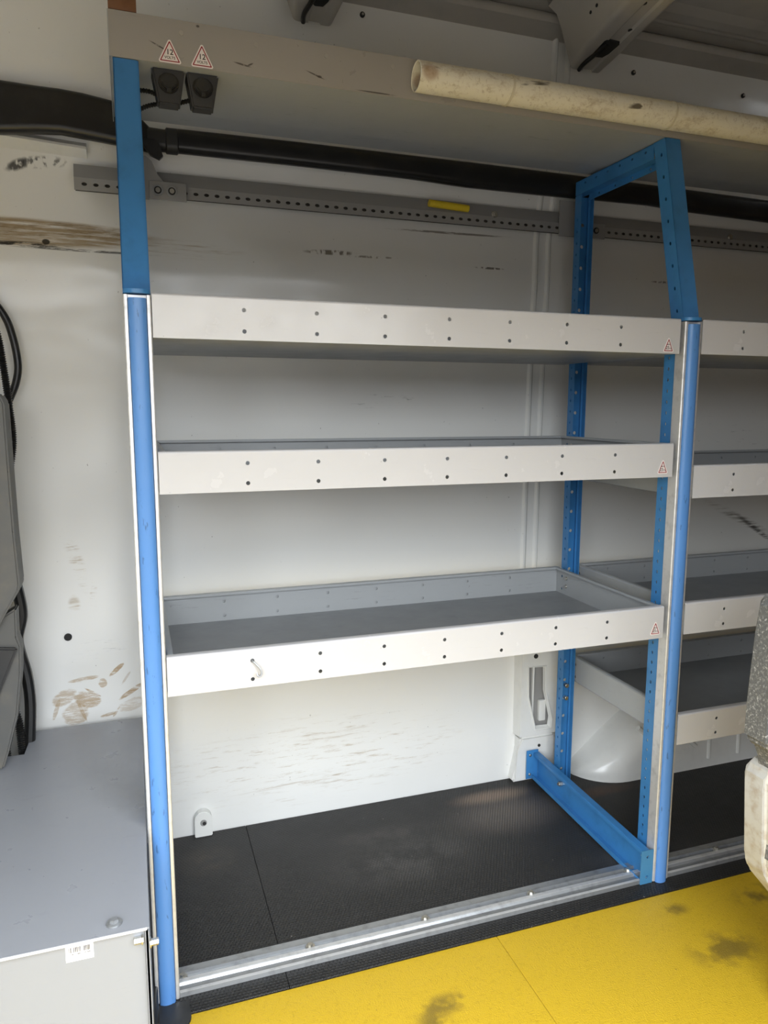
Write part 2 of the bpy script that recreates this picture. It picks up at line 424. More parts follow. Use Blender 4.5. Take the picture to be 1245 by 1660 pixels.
def sticker(parent, x, y, z, w, h, lines, local=True):
    mk = finish if local else wpart
    bm = B(); extr(bm, [(x+p[0], z+p[1]) for p in tri_poly(w, h, .003)], 'y', y-.0004, y)
    s = mk('warning_sticker', bm, M_white, parent); s['label'] = 'white warning triangle sticker with a dark red border'
    o = tri_poly(w, h, .0012, .0022); i = tri_poly(w, h, .0004, .0040); bm = B()
    for k in range(len(o)):
        j = (k+1) % len(o)
        face(bm, [(x+q[0], y-.0006, z+q[1]) for q in (o[k], o[j], i[j], i[k])])
    b_ = finish('sticker_border', bm, M_red, s, smooth=False)
    bm = B()
    for (txt, size, dx, dz, bold) in lines: join(bm, text_bm(txt, size, (x+dx, y-.0006, z+dz), bold))
    l_ = finish('sticker_lettering', bm, M_ink, s, smooth=False)
    return s

# ------------------------------------------------------------------ van body
X0, X1, YF = -.80, 2.75, -1.16        # cab side, rear doors, side door plane
prof = [(.588, -.02), (.584, .0), (.590, .20), (.592, .60), (.590, 1.0), (.583, 1.30), (.574, 1.50), (.5705, 1.553), (.5718, 1.562), (.572, 1.66),
        (.562, 1.74), (.545, 1.82), (.520, 1.95), (.505, 2.05), (.498, 2.185), (.49, 2.22)]
bm = B()
def wy(z):
    for (a, b), (c, d) in zip(prof, prof[1:]):
        if b <= z <= d: return a+(c-a)*(z-b)/(d-b)
    return .5
xs = [X0, 1.108, 1.114, 1.120, 1.128, 1.150, 1.156, 1.162, 1.168, X1]; dy = [0, 0, -.007, -.007, 0, 0, -.007, -.007, 0, 0]
rows = []
for (y, z) in prof: rows.append([bm.verts.new((x, y+d, z)) for x, d in zip(xs, dy)])
for r0, r1 in zip(rows, rows[1:]):
    for i in range(len(xs)-1): bm.faces.new((r0[i], r0[i+1], r1[i+1], r1[i]))
struct('wall_back', bm, M_wall, ang=25)
bm = B(); box(bm, X0-.03, X0, YF, .62, -.02, 2.22); struct('wall_left', bm, M_wallw)
bm = B(); box(bm, X1, X1+.03, YF, .62, -.02, 2.22); struct('wall_right', bm, M_bounce)
bm = B()     # side with the open sliding door
DX0, DX1, DZ = -.70, .95, 1.66  # unseen door header set low to keep sky light off the rack top
box(bm, X0, DX0, YF-.05, YF, -.02, 2.22); box(bm, DX1, X1, YF-.05, YF, -.02, 2.22); box(bm, DX0, DX1, YF-.05, YF, DZ, 2.22)
struct('wall_front', bm, M_bounce)
bm = B()     # roof skin with shallow pressed ribs along the van
N = 60; ra = []; rb = []
for i in range(N+1):
    y = .50 + (YF-.50)*i/N
    z = 2.215 + .05*(1-((y-(-.33))/.85)**2) + (-.008 if (i % 8) in (4, 5) else 0)
    ra.append(bm.verts.new((X0, y, z))); rb.append(bm.verts.new((X1, y, z)))
for i in range(N): bm.faces.new((ra[i], ra[i+1], rb[i+1], rb[i]))
struct('ceiling', bm, M_roof, ang=12)
bm = B()
extr(bm, ribbon([(.505, 2.17), (.490, 2.180), (.478, 2.188)] + arc(.462, 2.202, .014, 220, 20, 8) + [(.47, 2.225)], .002), 'x', X0, X1)
extr(bm, ribbon([(.42, 2.245)] + arc(.41, 2.232, .010, 60, -200, 8), .002), 'x', X0, X1)
struct('trim_1', bm, M_roof)
for i, (a, b) in enumerate(((X0, .7155), (.7165, X1))):
    bm = B(); box(bm, a, b, YF-.05, -.0425, -.02, -.003, .0008, 1); struct('floor', bm, M_floor)
bm = B(); box(bm, X0, X1, -.0425, .60, -.04, -.006); struct('floor_base', bm, M_hole)
bm = B(); box(bm, -14, 14, -16, 3, -.66, -.62); struct('ground', bm, M_ground)
# unseen wall added outside, heights set to block low sky and shape lip glare
bm = B(); box(bm, -14, 4.2, -10.3, -10, -.62, 1.95); box(bm, 4.2, 14, -10.6, -10, -.62, 3.0); struct('wall_sky_block', bm, M_ground)
# rubber mats on the load floor
for (a, b, l) in ((X0, .2393, 'black rubber floor mat left of the seam under the shelving'), (.2405, X1, 'long black rubber floor mat with hexagon texture right of the seam')):
    bm = B(); box(bm, a, b, -.042, .582, -.006, 0, .0006, 1)
    tag(finish('rubber_mat', bm, M_rub), l, 'floor mat')
# body pillar with a cut-out behind the rack
bm = B()
out = [(1.100, 0), (1.100, .60), (1.236, .60), (1.236, 0)]
inn = [(1.158, .169), (1.129, .282), (1.126, .380), (1.188, .377), (1.191, .295), (1.218, .198), (1.214, .167)]
yo = .552
def hex_strip(bm):
    O = [bm.verts.new((p[0], yo, p[1])) for p in [(1.104, .15), (1.104, .60), (1.232, .60), (1.232, .15)]]
    I = [bm.verts.new((p[0], yo, p[1])) for p in inn]
    e = [bm.edges.new((O[i], O[(i+1) % 4])) for i in range(4)] + [bm.edges.new((I[i], I[(i+1) % len(I)])) for i in range(len(I))]
    bmesh.ops.triangle_fill(bm, edges=e, use_beauty=True, use_dissolve=False)
    I2 = [bm.verts.new((1.17+(p[0]-1.17)*.86, yo+.012, .28+(p[1]-.28)*.93)) for p in inn]
    for i in range(len(I)): j = (i+1) % len(I); bm.faces.new((I[i], I[j], I2[j], I2[i]))
    for sx_ in (1.104, 1.232):
        face(bm, [(sx_, yo, .15), (sx_, yo, .60), (sx_+(.006 if sx_ > 1.2 else -.006), .592, .60), (sx_+(.006 if sx_ > 1.2 else -.006), .592, .15)])
hex_strip(bm)
P_ = [(p[0], yo-.0005, p[1]) for p in inn]; tube(bm, P_+P_[:1], .0032, 8)
struct('trim_2', bm, M_wallw, ang=30)
bm = B(); box(bm, 1.108, 1.228, .575, .583, .14, .60); struct('trim_3', bm, M_rail)
bm = B(); box(bm, 1.175, 1.200, .560, .575, .19, .26, .004); box(bm, 1.150, 1.156, .562, .575, .16, .38, .002)
struct('trim_4', bm, M_wallw)
bm = B(); extr(bm, [(1.080, 0), (1.092, .05), (1.104, .10), (1.106, .150), (1.232, .150), (1.234, .0)], 'y', .549, .600)
bmesh.ops.bevel(bm, geom=[e for e in bm.edges], offset=.008, segments=3, affect='EDGES'); struct('trim_5', bm, M_wallw)
for (x, z, r, n) in ((1.152, .413, .0075, 'pillar hole'), (1.172, .115, .005, 'x')):
    bm = B(); cyl(bm, (x, .5515 if z > .2 else .5485, z), r, .002, 'y', 16)
    tag(finish('drain_hole', bm, M_hole), 'round black hole at the top of the white pillar behind the rack' if z > .2 else 'small black hole low on the white pillar behind the blue base rail', 'hole')
bm = B(); cyl(bm, (-.197, .5895, .601), .0095, .003, 'y', 24)  # black disc drawn in place of the dark inside a hole
tag(finish('wall_hole', bm, M_hole), 'round black plug in the white wall left of the blue rack', 'disc')
bm = B()     # pressed lip in the wall under the duct at the left
R0 = []
for i in range(25):
    x = -.42+.33*i/24; t_ = i/24; h = .030*(1-.25*t_); zt = 1.800-.02*t_
    if i < 12: h *= .7+.3*i/12; zt += -.02*(1-i/12)**2
    R0.append([bm.verts.new(p) for p in ((x, .56, zt+.02), (x, .530, zt), (x, .528, zt-.006), (x, .555+.012*t_, zt-h), (x, .575, zt-h-.003))])
for a, b in zip(R0, R0[1:]):
    for k in range(4): bm.faces.new((a[k], b[k], b[k+1], a[k+1]))
bm.faces.new(R0[-1])
struct('trim_6', bm, M_wallw)

# wheel arch
bm = B(); G = []
for i in range(41):
    x = 1.285 + 1.0*(i/40)**1.25
    H = .34*math.tanh(max(0, (x-1.283))*.79/.34*1.08)
    s_ = min(1, (x-1.285)/.16); yf = .592-.148*math.sqrt(max(0, 1-(1-s_)**2))
    r = min(.085, H*.85, (.592-yf)*.9); row = [(.600, H+.0), (yf+r, H)]
    row = [(.600, H)] + [(yf+r+(.600-yf-r)*.5, H)] + [(yf+r-r*math.sin(a), H-r+r*math.cos(a)) for a in [math.pi/2*k/8 for k in range(9)]] + [(yf-.004, 0)]
    G.append([bm.verts.new((x, p[0], p[1])) for p in row])
for a, b in zip(G, G[1:]):
    for k in range(len(a)-1): bm.faces.new((a[k], b[k], b[k+1], a[k+1]))
def bead(p, q, r=.007): tube(bm, [p, q], r, 8)
arch = tag(finish('wheel_arch', bm, M_wallw, ang=60), 'glossy white wheel arch bulging from the wall under the lower right shelf', 'wheel arch')
for p, q in (((1.755, .442, .03), (1.752, .444, .20)), ((1.878, .442, .03), (1.875, .444, .20)), ((1.60, .442, .16), (1.70, .442, .08)), ((1.47, .447, .175), (1.60, .444, .06))):
    bm = B(); tube(bm, [p, q], .008, 10); finish('pressed_rib', bm, M_wallw, arch)

# roof bows
def bow():
    r = bpy.data.objects.new('roof_bow', None); COL.objects.link(r)
    BZ = lambda y: 2.072 + .075*(1-((y+.33)/.75)**2)
    bm = B(); sec = []
    for i in range(23):
        y = .42-1.45*max(0, i-1)/21
        z0 = BZ(y)
        if i == 0: y, z0 = .43, z0+.03
        a = .80 if i < 2 else 1
        rn = lambda cx, cz, r, a0, a1: [(cx+r*math.cos(math.radians(a0+(a1-a0)*k/4)), cz+r*math.sin(math.radians(a0+(a1-a0)*k/4))) for k in range(5)]
        pr_ = [(-.125, .14), (-.100, .125), (-.088, .10)] + rn(-.052*a, .014, .014, 190, 270) + [(-.022*a, 0), (-.016, .005), (.010, .005), (.016*a, 0)] + rn(.034*a, .014, .014, 270, 350) + [(.058, .09), (.066, .12), (.095, .14)]
        sec.append([bm.verts.new((p[0], y, z0+p[1])) for p in pr_])
    for a, b in zip(sec, sec[1:]):
        for k in range(len(a)-1): bm.faces.new((a[k], b[k], b[k+1], a[k+1]))
    bm.faces.new(sec[0])
    finish('bow_channel', bm, M_roof, r)
    bm = B(); extr(bm, [(-.030, .305), (-.026, .300), (.012, .302), (.016, .308), (.012, .345), (.004, .362), (-.014, .364), (-.030, .350)], 'z', 0, .004)
    for v in bm.verts: v.co.z += BZ(v.co.y)-.0005
    finish('cut_out', bm, M_hole, r)
    bm = B(); tube(bm, crom([(-.030, .415, BZ(.415)-.003), (-.034, .385, BZ(.385)-.006), (-.026, .345, BZ(.345)-.005), (-.016, .315, BZ(.315)+.002)], 6), .0055, 10)
    finish('routed_cable', bm, M_black, r)
    for (x, y, rr) in ((.012, .26, .006), (-.02, .17, .007), (.03, .10, .005)):
        z = BZ(y)+.004
        bm = B(); cyl(bm, (x, y, z-.0005), rr, .002, 'z', 14); finish('punched_hole', bm, M_hole, r)
    for y in (.30, .275):
        bm = B(); cyl(bm, (-.074, y, BZ(y)+.055), .004, .008, 'x', 12); finish('punched_hole', bm, M_hole, r)
    return r
b1 = bow(); b1.location = (1.170, 0, 0); tag(b1, 'grey painted roof bow with a cut-out above the pipe', 'roof bow', None)
b2 = copy_tree(b1); b2.location = (.428, 0, 0); tag(b2, 'grey painted roof bow end cropped by the top edge, left of the pipe', 'roof bow')

# wall screws, lug
for i, (x, z, l) in enumerate(((.567, 2.150, 'small screw head in the cream upper wall left of the pipe end'), (1.372, 2.128, 'small screw in the upper wall just right of the roof bow'),
                               (1.767, 2.118, 'small screw in the upper wall near the top right corner'))):
    s = thing('wall_screw', l, 'screw', (x, wy(z)-.0, z))
    bm = B(); cyl(bm, (0, -.003, 0), .0065, .006, 'y', 16, bev=.001); finish('screw_head', bm, M_black2, s)
    bm = B(); cyl(bm, (0, -.0065, 0), .003, .003, 'y', 8); finish('screw_core', bm, M_zinc, s)
l = thing('tie_down_lug', 'white painted lug with a hole at the foot of the wall', 'lug', (.122, .575, 0))
bm = B(); extr(bm, [(-.024, 0), (.024, 0), (.024, .05)] + arc(0, .05, .024, 0, 180, 8)[1:-1] + [(-.024, .05)], 'y', -.012, .012)
bmesh.ops.bevel(bm, geom=list(bm.edges), offset=.002, segments=2, affect='EDGES'); finish('lug_plate', bm, M_wallw, l)
bm = B(); cyl(bm, (0, -.0125, .042), .009, .003, 'y', 18); finish('lug_hole', bm, M_rail, l)
bm = B(); cyl(bm, (.002, -.0145, .041), .005, .002, 'y', 14); finish('lug_bore', bm, M_hole, l)

# ------------------------------------------------------------------ aluminium floor rail
r = thing('floor_rail', 'ribbed aluminium floor rail along the front of the black mat', 'rail', (0, 0, 0))
def zrail(name, pts, mat): 
    bm = B(); extr(bm, pts, 'x', .024, X1-.05); return finish(name, bm, mat, r)
zrail('rail_body', [(.003, .0003), (.083, .0003), (.083, .004), (.060, .006), (.060, .010), (.057, .010), (.056, .003), (.044, .003), (.043, .009), (.030, .011), (.027, .006), (.010, .006), (.009, .011), (.004, .010)], M_alud)
zrail('rail_ridge', [(.0305, .0111), (.0425, .0093), (.0425, .0105), (.0305, .0121)], M_alu)
zrail('rail_edge', [(.0035, .0101), (.0090, .0111), (.0090, .0121), (.0035, .0109)], M_alu)
for x in (.032, .305, .579, .858, 1.140, 1.425):
    bm = B(); cyl(bm, (x, .050, .007), .010, .006, 'z', 16, bev=.001); cyl(bm, (x, .050, .0115), .0055, .005, 'z', 6)
    finish('rail_bolt', bm, M_zinc, r)

# ------------------------------------------------------------------ rack frames
ZB, ZT, DY = 1.387, 1.806, .105
def frame():
    f = thing('rack_frame', '', 'rack frame')
    # front channel, open to the back, with a punched left flange
    bm = B(); ph = .0256; zs = [.10+ph*i for i in range(50)]
    perf(bm, .028, .068, .01, ZB, [], lambda a, b, n: (.0185+n, a, b), .002)
    bm.free(); bm = B()
    perf(bm, .01, ZB, .028, .068, [(z, .052, .0045, .0032) for z in zs], lambda a, b, n: (-.0205+n, b, a), .002, 10)
    box(bm, .0185, .0205, .028, .068, .01, ZB); box(bm, -.0205, .0205, .026, .028, .01, ZB)
    finish('post_channel', bm, M_blue, f, ang=30)
    # aluminium cover and the blue bulging strip
    bm = B()
    poly = [(-.0235, .028), (-.0235, .004)] + arc(-.0205, .002, .003, 180, 270, 3) + [(-.0165, -.001), (-.0155, .004), (.0155, .004), (.0165, -.001)] + arc(.0205, .002, .003, 270, 360, 3) + [(.0235, .004), (.0235, .028)]
    extr(bm, poly, 'z', .002, ZB-.006); finish('post_cover', bm, M_alu, f)
    bm = B(); extr(bm, [(.0155, .003)] + arc(0, -.001, .0155, 0, -180, 14, .0095) + [(-.0155, .003)], 'z', .0, ZB-.012)
    finish('post_strip', bm, M_insert, f)
    bm = B(); extr(bm, arc(0, .006, .0232, 180, 360, 14, .016) + [(.0232, .05), (-.0232, .05)], 'z', ZB-.004, ZB+.003)
    finish('post_cap', bm, M_blue, f)
    # leaning upper post
    def lean(b): return .008+(DY-.008)*(b-ZB)/(ZT-ZB)
    bm = B()
    q = [(-.0232, 0), (.0232, 0), (.0232, .040), (-.0232, .040)]
    A = [bm.verts.new((p[0], p[1]+.008, ZB)) for p in q]; C_ = [bm.verts.new((p[0]*.95, p[1]+DY, ZT)) for p in q]
    for i in range(3): j = (i+1) % 4; bm.faces.new((A[i], A[j], C_[j], C_[i]))
    bm.faces.new(A[::-1]); bm.faces.new(C_)
    fr = [(e) for e in bm.edges if len(e.link_faces) == 2 and e.verts[0].co.z != e.verts[1].co.z]
    bmesh.ops.bevel(bm, geom=fr, offset=.0022, segments=2, affect='EDGES')
    perf(bm, ZB, ZT, .0, .040, [(ZB+.02+.052*i, .018, .0045, .0032) for i in range(8)], lambda a, b, n: (-.0232+.0012*(a-ZB)/(ZT-ZB)+n, b+lean(a), a), .002, 10)
    finish('upper_post', bm, M_blue, f)
    # top arm: channel open to the left
    bm = B(); y0, y1 = DY+.0402, .470; z1 = ZT; z0 = ZT-.038
    F = lambda a, b, n: (-.0205+n, a, b)
    perf(bm, y0, y1, z0+.004, z1, [(y0+.03+.05*i, z1-.012, .0042, .003) for i in range(6)], F, .002, 10)
    box(bm, -.0205, .0205, y0, y1, z1-.002, z1); box(bm, -.0205, .006, y0, y1, z0+.002, z0+.004)
    perf(bm, y0, y1-.03, z0-.014, z0+.004, [(y0+.04+.07*i, z0-.006, .0032, .0032) for i in range(4)], lambda a, b, n: (.004+n, a, b), .002, 10)
    finish('top_arm', bm, M_blue, f)
    # rear upright, open to the front
    bm = B()
    perf(bm, .002, z0, .440, .470, [(.06+.031*i, .456, .0040, .0032) for i in range(54)], lambda a, b, n: (-.0205+n, b, a), .002, 10)
    perf(bm, .002, z0, -.0185, .0185, [(.07+.058*i, .005, .0050, .0050) for i in range(29)], lambda a, b, n: (b, .468+n, a), .002, 12)
    box(bm, .0185, .0205, .440, .470, .002, z0); box(bm, .0135, .0185, .455, .457, .002, z0)
    finish('rear_upright', bm, M_blue, f, ang=30)
    return f
fl = frame(); fl['label'] = 'left blue rack frame, its post standing beside the grey box'
frr = copy_tree(fl); frr.location = (1.2, 0, 0); frr['label'] = 'right blue rack frame between the two shelf bays'
# blue base rail on the right frame
F = lambda a, b, n: (-.030+n, a, b)
bm = B(); L0, L1 = .004, .538
Z = lambda y: (.0+.014*(y/.545), .088+.012*(y/.545))
sec = []
for y in (L0, L1):
    a, b = Z(y)
    pts = [(-.056, a+.012), (-.056, a+.002), (-.036, a+.002), (-.036, b-.002), (-.054, b-.002), (-.054, b-.010), (-.0525, b-.010), (-.0525, b), (-.034, b), (-.034, a), (-.058, a), (-.058, a+.012)]
    sec.append([bm.verts.new((p[0], y, p[1])) for p in pts])
n = len(sec[0])
for i in range(n): bm.faces.new((sec[0][i], sec[0][(i+1) % n], sec[1][(i+1) % n], sec[1][i]))
bm.faces.new(sec[0]); bm.faces.new(sec[1][::-1])
br = finish('base_rail', bm, M_blue, frr, smooth=False)
bm = B(); perf(bm, -.060, -.0245, .0, .090, [(-.041, .018, .0042, .0042), (-.041, .072, .0042, .0042)], lambda a, b, n: (a, .0+n, b), .0025)
e_ = finish('end_tab', bm, M_tab, br, smooth=False); e_['label'] = 'paler blue worn end tab with two holes'
bm = B(); box(bm, -.078, -.036, .538, .5405, .012, .108, .001); finish('end_tab', bm, M_blue, br)
for z in (.028, .093):
    bm = B(); cyl(bm, (-.066, .536, z), .0045, .005, 'y', 12, bev=.001); finish('bolt', bm, M_zinc, br)
for (y, z) in ((.012, .070), (.40, .062)):
    bm = B(); cyl(bm, (-.041, y, z), .0075, .009, 'x', 6); cyl(bm, (-.046, y, z), .004, .008, 'x', 10); finish('bolt', bm, M_zinc, br)
for z in (.305, .345):
    bm = B(); cyl(bm, (.006, .460, z), .0065, .012, 'y', 12, bev=.001); finish('bolt', bm, M_zinc, frr)

# black foot under the left post
k = thing('post_foot', 'black plastic foot cover under the left blue post', 'foot cover', (.004, -.045, -.003))
bm = B(); extr(bm, [(-.024, .040), (-.024, -.028)] + arc(.012, -.006, .026, 240, 360, 8) + [(.038, .036)], 'z', -.0, .0045)
bmesh.ops.bevel(bm, geom=list(bm.edges), offset=.0015, segments=2, affect='EDGES'); finish('cover_plate', bm, M_black2, k)
bm = B(); box(bm, -.036, -.022, -.05, .048, 0, .045, .003); finish('side_wall', bm, M_black, k)

# ------------------------------------------------------------------ shelf trays
HT = .078
def tray(W, off, first=True, D=.470, endoff=None):
    f = thing('shelf_tray', '', 'shelf')
    hx = [off+.1367*i for i in range(7 if off > .13 else 8)]
    hx = [h for h in hx if h < W-.03]
    def lip(name, y, sgn, mat):
        bm = B(); hs = []
        for h in hx: hs += [(h, .016, .0040, .0040), (h, .054, .0040, .0040)]
        perf(bm, 0, W, 0.0, HT-.004, hs, lambda a, b, n: (a, y+sgn*n, b), .0015)
        pts = [(y+sgn*p[0], p[1]) for p in [(0, HT-.004)] + [(.004-.004*math.cos(math.radians(a)), HT-.004+.004*math.sin(math.radians(a))) for a in (22, 45, 67, 90)] + [(.015, HT), (.015, HT-.006)]]
        extr(bm, ribbon(pts, -.0013*sgn), 'x', 0, W)
        return finish(name, bm, mat, f)
    lip('front_lip', 0, 1, M_lip)
    lip('rear_lip', D, -1, M_tray)
    bm = B(); box(bm, .002, W-.002, D+.0045, D+.006, .001, HT-.003); extr(bm, ribbon([(D-.001, HT-.0012), (D+.006, HT-.0022)], .001), 'x', .002, W-.002); finish('hole_light_block', bm, M_tray, f)  # sheet added behind the rear lip so its holes go dark
    bm = B(); box(bm, .001, W-.001, .0016, D-.0016, .0006, .0026); finish('tray_base', bm, M_base, f)
    for x, s, nm in ((0.0, 1, 'left_side'), (W, -1, 'right_side')):
        bm = B(); perf(bm, .0016, D-.0016, .0026, HT-.004, [(.03, .016, .004, .004), (.03, .054, .004, .004), (D-.03, .016, .004, .004), (D-.03, .054, .004, .004)],
                       lambda a, b, n: (x+s*n, a, b), .0015)
        pts = [(x, HT-.004), (x+s*.002, HT-.001), (x+s*.004, HT), (x+s*.013, HT), (x+s*.013, HT-.006)]
        extr(bm, ribbon(pts, -.0013*s), 'y', .0155, D-.0155)
        finish('side_panel', bm, M_tray, f)
        for z in (.028, .052):
            bm = B(); cyl(bm, (x+s*.004, D-.055, z), .0055, .004, 'x', 12, bev=.001); finish('bolt', bm, M_zinc, f)
    return f
t1 = tray(1.140, .161)
TX = .0245
L25 = [('MAX', .0040, 0, .0172, 0.0001), ('25', .0100, -.0030, .0098, .00015), ('Kg', .0052, .0058, .0085, .0001)]
names = [(1.3085, 'top shelf tray of the left bay, its pale front lip catching glare'),
         (1.0285, 'middle shelf tray of the left bay, seen level with its rim'),
         (.6410, 'lowest shelf tray of the left bay with a wire hook on its lip')]
trays = [t1, copy_tree(t1), copy_tree(t1)]
for o, (z, l) in zip(trays, names): o.location = (TX, .0005, z); o['label'] = l; o['group'] = 'grey shelf trays'
for o, sx_, dz in ((trays[0], 1.109, .003), (trays[1], 1.112, .008), (trays[2], 1.117, .010)): sticker(o, sx_, -.0002, dz, .031, .036, L25)
t2 = tray(1.15, .119, D=.476)
nr = [(1.3095, 'top shelf tray of the right bay, beyond the right blue post'),
      (.9760, 'second shelf tray down in the right bay'),
      (.6430, 'third shelf tray down in the right bay, with scuffed rear lip'),
      (.3590, 'lowest shelf tray of the right bay, above the wheel arch')]
tr = [t2, copy_tree(t2), copy_tree(t2), copy_tree(t2)]
for o, (z, l) in zip(tr, nr): o.location = (1.2265, .0005, z); o['label'] = l; o['group'] = 'grey shelf trays'
bm = B(); perf(bm, -.040, .0, .002, HT-.002, [(-.028, .018, .004, .004), (-.028, .054, .004, .004)], lambda a, b, n: (a, .474+n, b), .002)
finish('rear_tab', bm, M_lip, tr[3])
# wire hook
bm = B(); hx = TX+.161; tube(bm, crom([(hx, .006, .695), (hx, -.004, .695), (hx+.005, -.007, .690), (hx+.013, -.010, .680), (hx+.0155, -.012, .672), (hx+.012, -.014, .667), (hx+.007, -.013, .669), (hx+.007, -.011, .674)], 6), .0019, 8)
tag(finish('wire_hook', bm, M_alud), 'small bent wire hook in the lip of the lowest left tray', 'hook')

# ------------------------------------------------------------------ overhead shelf
oh = thing('overhead_shelf', 'long grey overhead shelf running along the top of the rack', 'shelf', (-.0265, DY-.001, 1.8075))
OW = X1-.10+.0265; OHh = .079
bm = B(); extr(bm, ribbon([(.0, .0), (.0, OHh-.004), (.0012, OHh-.0012), (.004, OHh), (.016, OHh), (.016, OHh-.008)], -.0015), 'x', 0, OW)
for i in range(14):
    for z in (.018, .056):
        cyl(bm, (.125+.1367*i, -.0002, z), .0042, .0012, 'y', 14)
finish('front_lip', bm, M_over, oh)
bm = B(); extr(bm, ribbon([(.0015, .0), (.225, .0), (.228, .004), (.320, .008), (.325, .012), (.325, .05)], .0015), 'x', .001, OW); finish('shelf_base', bm, M_tray, oh)
bm = B(); box(bm, -.0015, -.0001, .0, .325, .0, OHh-.002); finish('side_panel', bm, M_tray, oh)
sticker(oh, .1035, -.0012, .0015, .043, .043, [('12', .0130, 0, .0180, .0002), ('VOLTS', .0064, 0, .0088, .00012)])
sticker(oh, .1610, -.0012, .0015, .043, .043, [('12', .0130, 0, .0180, .0002), ('VOLTS', .0064, 0, .0088, .00012)])
bm = B(); box(bm, -.026, .022, .107, .30, 1.8868, 1.95, .001); tag(finish('wooden_block', bm, M_wood), 'brown wooden block on the left end of the overhead shelf', 'block')

# 12 volt sockets
def socket():
    s = thing('power_socket', '', 'power socket')
    bm = B()
    top = [(-.030, 0), (.030, 0), (.030, .045), (-.030, .045)]; bot = [(-.019, .010), (.019, .010), (.021, .040), (-.021, .040)]
    A = [bm.verts.new((p[0], p[1], 0)) for p in top]; Cc = [bm.verts.new((p[0], p[1], -.058)) for p in bot]
    for i in range(4): j = (i+1) % 4; bm.faces.new((A[i], A[j], Cc[j], Cc[i]))
    bm.faces.new(A[::-1]); bm.faces.new(Cc)
    bmesh.ops.recalc_face_normals(bm, faces=bm.faces); bmesh.ops.bevel(bm, geom=list(bm.edges), offset=.003, segments=2, affect='EDGES')
    finish('socket_housing', bm, M_black2, s)
    R = Matrix.Translation((0, .0035, -.024)) @ Matrix.Rotation(math.radians(-10), 4, 'X')
    bm = B(); cyl(bm, (0, -.001, 0), .0185, .008, 'y', 32, bev=.0015); bmesh.ops.transform(bm, matrix=R, verts=bm.verts); finish('socket_ring', bm, M_black, s)
    bm = B(); cyl(bm, (0, -.0065, 0), .0145, .006, 'y', 32, bev=.002); box(bm, -.004, .004, -.0085, -.004, -.021, -.012, .001); bmesh.ops.transform(bm, matrix=R, verts=bm.verts); finish('socket_cap', bm, M_black2, s)
    return s
s1 = socket(); s1.location = (.0745, .122, 1.8070); s1['label'] = 'black 12 volt socket under the overhead shelf, nearest the left post'
s2 = copy_tree(s1); s2.location = (.1365, .122, 1.8070); s2['label'] = 'black 12 volt socket under the overhead shelf, further from the left post'
bm = B(); tube(bm, crom([(.056, .150, 1.768), (.040, .152, 1.774), (.018, .154, 1.772), (.004, .154, 1.750), (-.002, .152, 1.70)], 10), .0048, 10, corr=.0048)
tag(finish('corrugated_cable', bm, M_black), 'short black corrugated cable from the first socket to the left post', 'cable')
bm = B(); tube(bm, crom([(.118, .150, 1.768), (.085, .158, 1.760), (.050, .162, 1.756), (.022, .170, 1.746), (.004, .178, 1.725), (-.004, .180, 1.66)], 10), .0048, 10, corr=.0048)
tag(finish('corrugated_cable', bm, M_black), 'longer black corrugated cable from the second socket to the left post', 'cable')

# cream pipe strapped to the overhead shelf
px0, pr = .547, .0285
p = thing('plastic_pipe', 'stained cream plastic pipe strapped along the overhead shelf', 'pipe', (px0, DY-.0035-pr, 1.8395))
bm = B(); Lp = 1.95; sg = 40
ring = lambda x, r_: [bm.verts.new((x, r_*math.cos(2*math.pi*k/sg), r_*math.sin(2*math.pi*k/sg))) for k in range(sg)]
RR = [ring(0.001, pr-.003), ring(0, pr-.0018), ring(0, pr-.001), ring(.001, pr)] + [ring(Lp*i/12, pr) for i in range(1, 13)] + [ring(Lp, pr-.003)]
for a, b in zip(RR, RR[1:]+[RR[0]]):
    for k in range(sg): j = (k+1) % sg; bm.faces.new((a[k], b[k], b[j], a[j]))
finish('pipe_body', bm, M_pvc, p)
for x, l in ((.752, 'cream cable tie round the pipe, nearer its open end'), (1.158, 'cream cable tie round the pipe, in front of the roof bow'), (1.52, 'cream cable tie round the pipe at the right edge')):
    c = thing('cable_tie', l, 'cable tie', (x, DY-.0035-pr, 1.8395))
    bm = B(); n_ = 40; a = []
    for k in range(n_):
        an = 2*math.pi*k/n_; a.append([bm.verts.new((xx+.003*math.sin(an), r_*math.cos(an), r_*math.sin(an))) for xx, r_ in ((-.0025, pr+.0003), (.0025, pr+.0003), (.0025, pr+.0016), (-.0025, pr+.0016))])
    for k in range(n_):
        q0, q1 = a[k], a[(k+1) % n_]
        for m_ in range(4): bm.faces.new((q0[m_], q1[m_], q1[(m_+1) % 4], q0[(m_+1) % 4]))
    finish('tie_strap', bm, M_tie, c)
    bm = B(); box(bm, -.005, .005, .004, .012, pr-.001, pr+.006, .001); finish('tie_head', bm, M_tie, c)

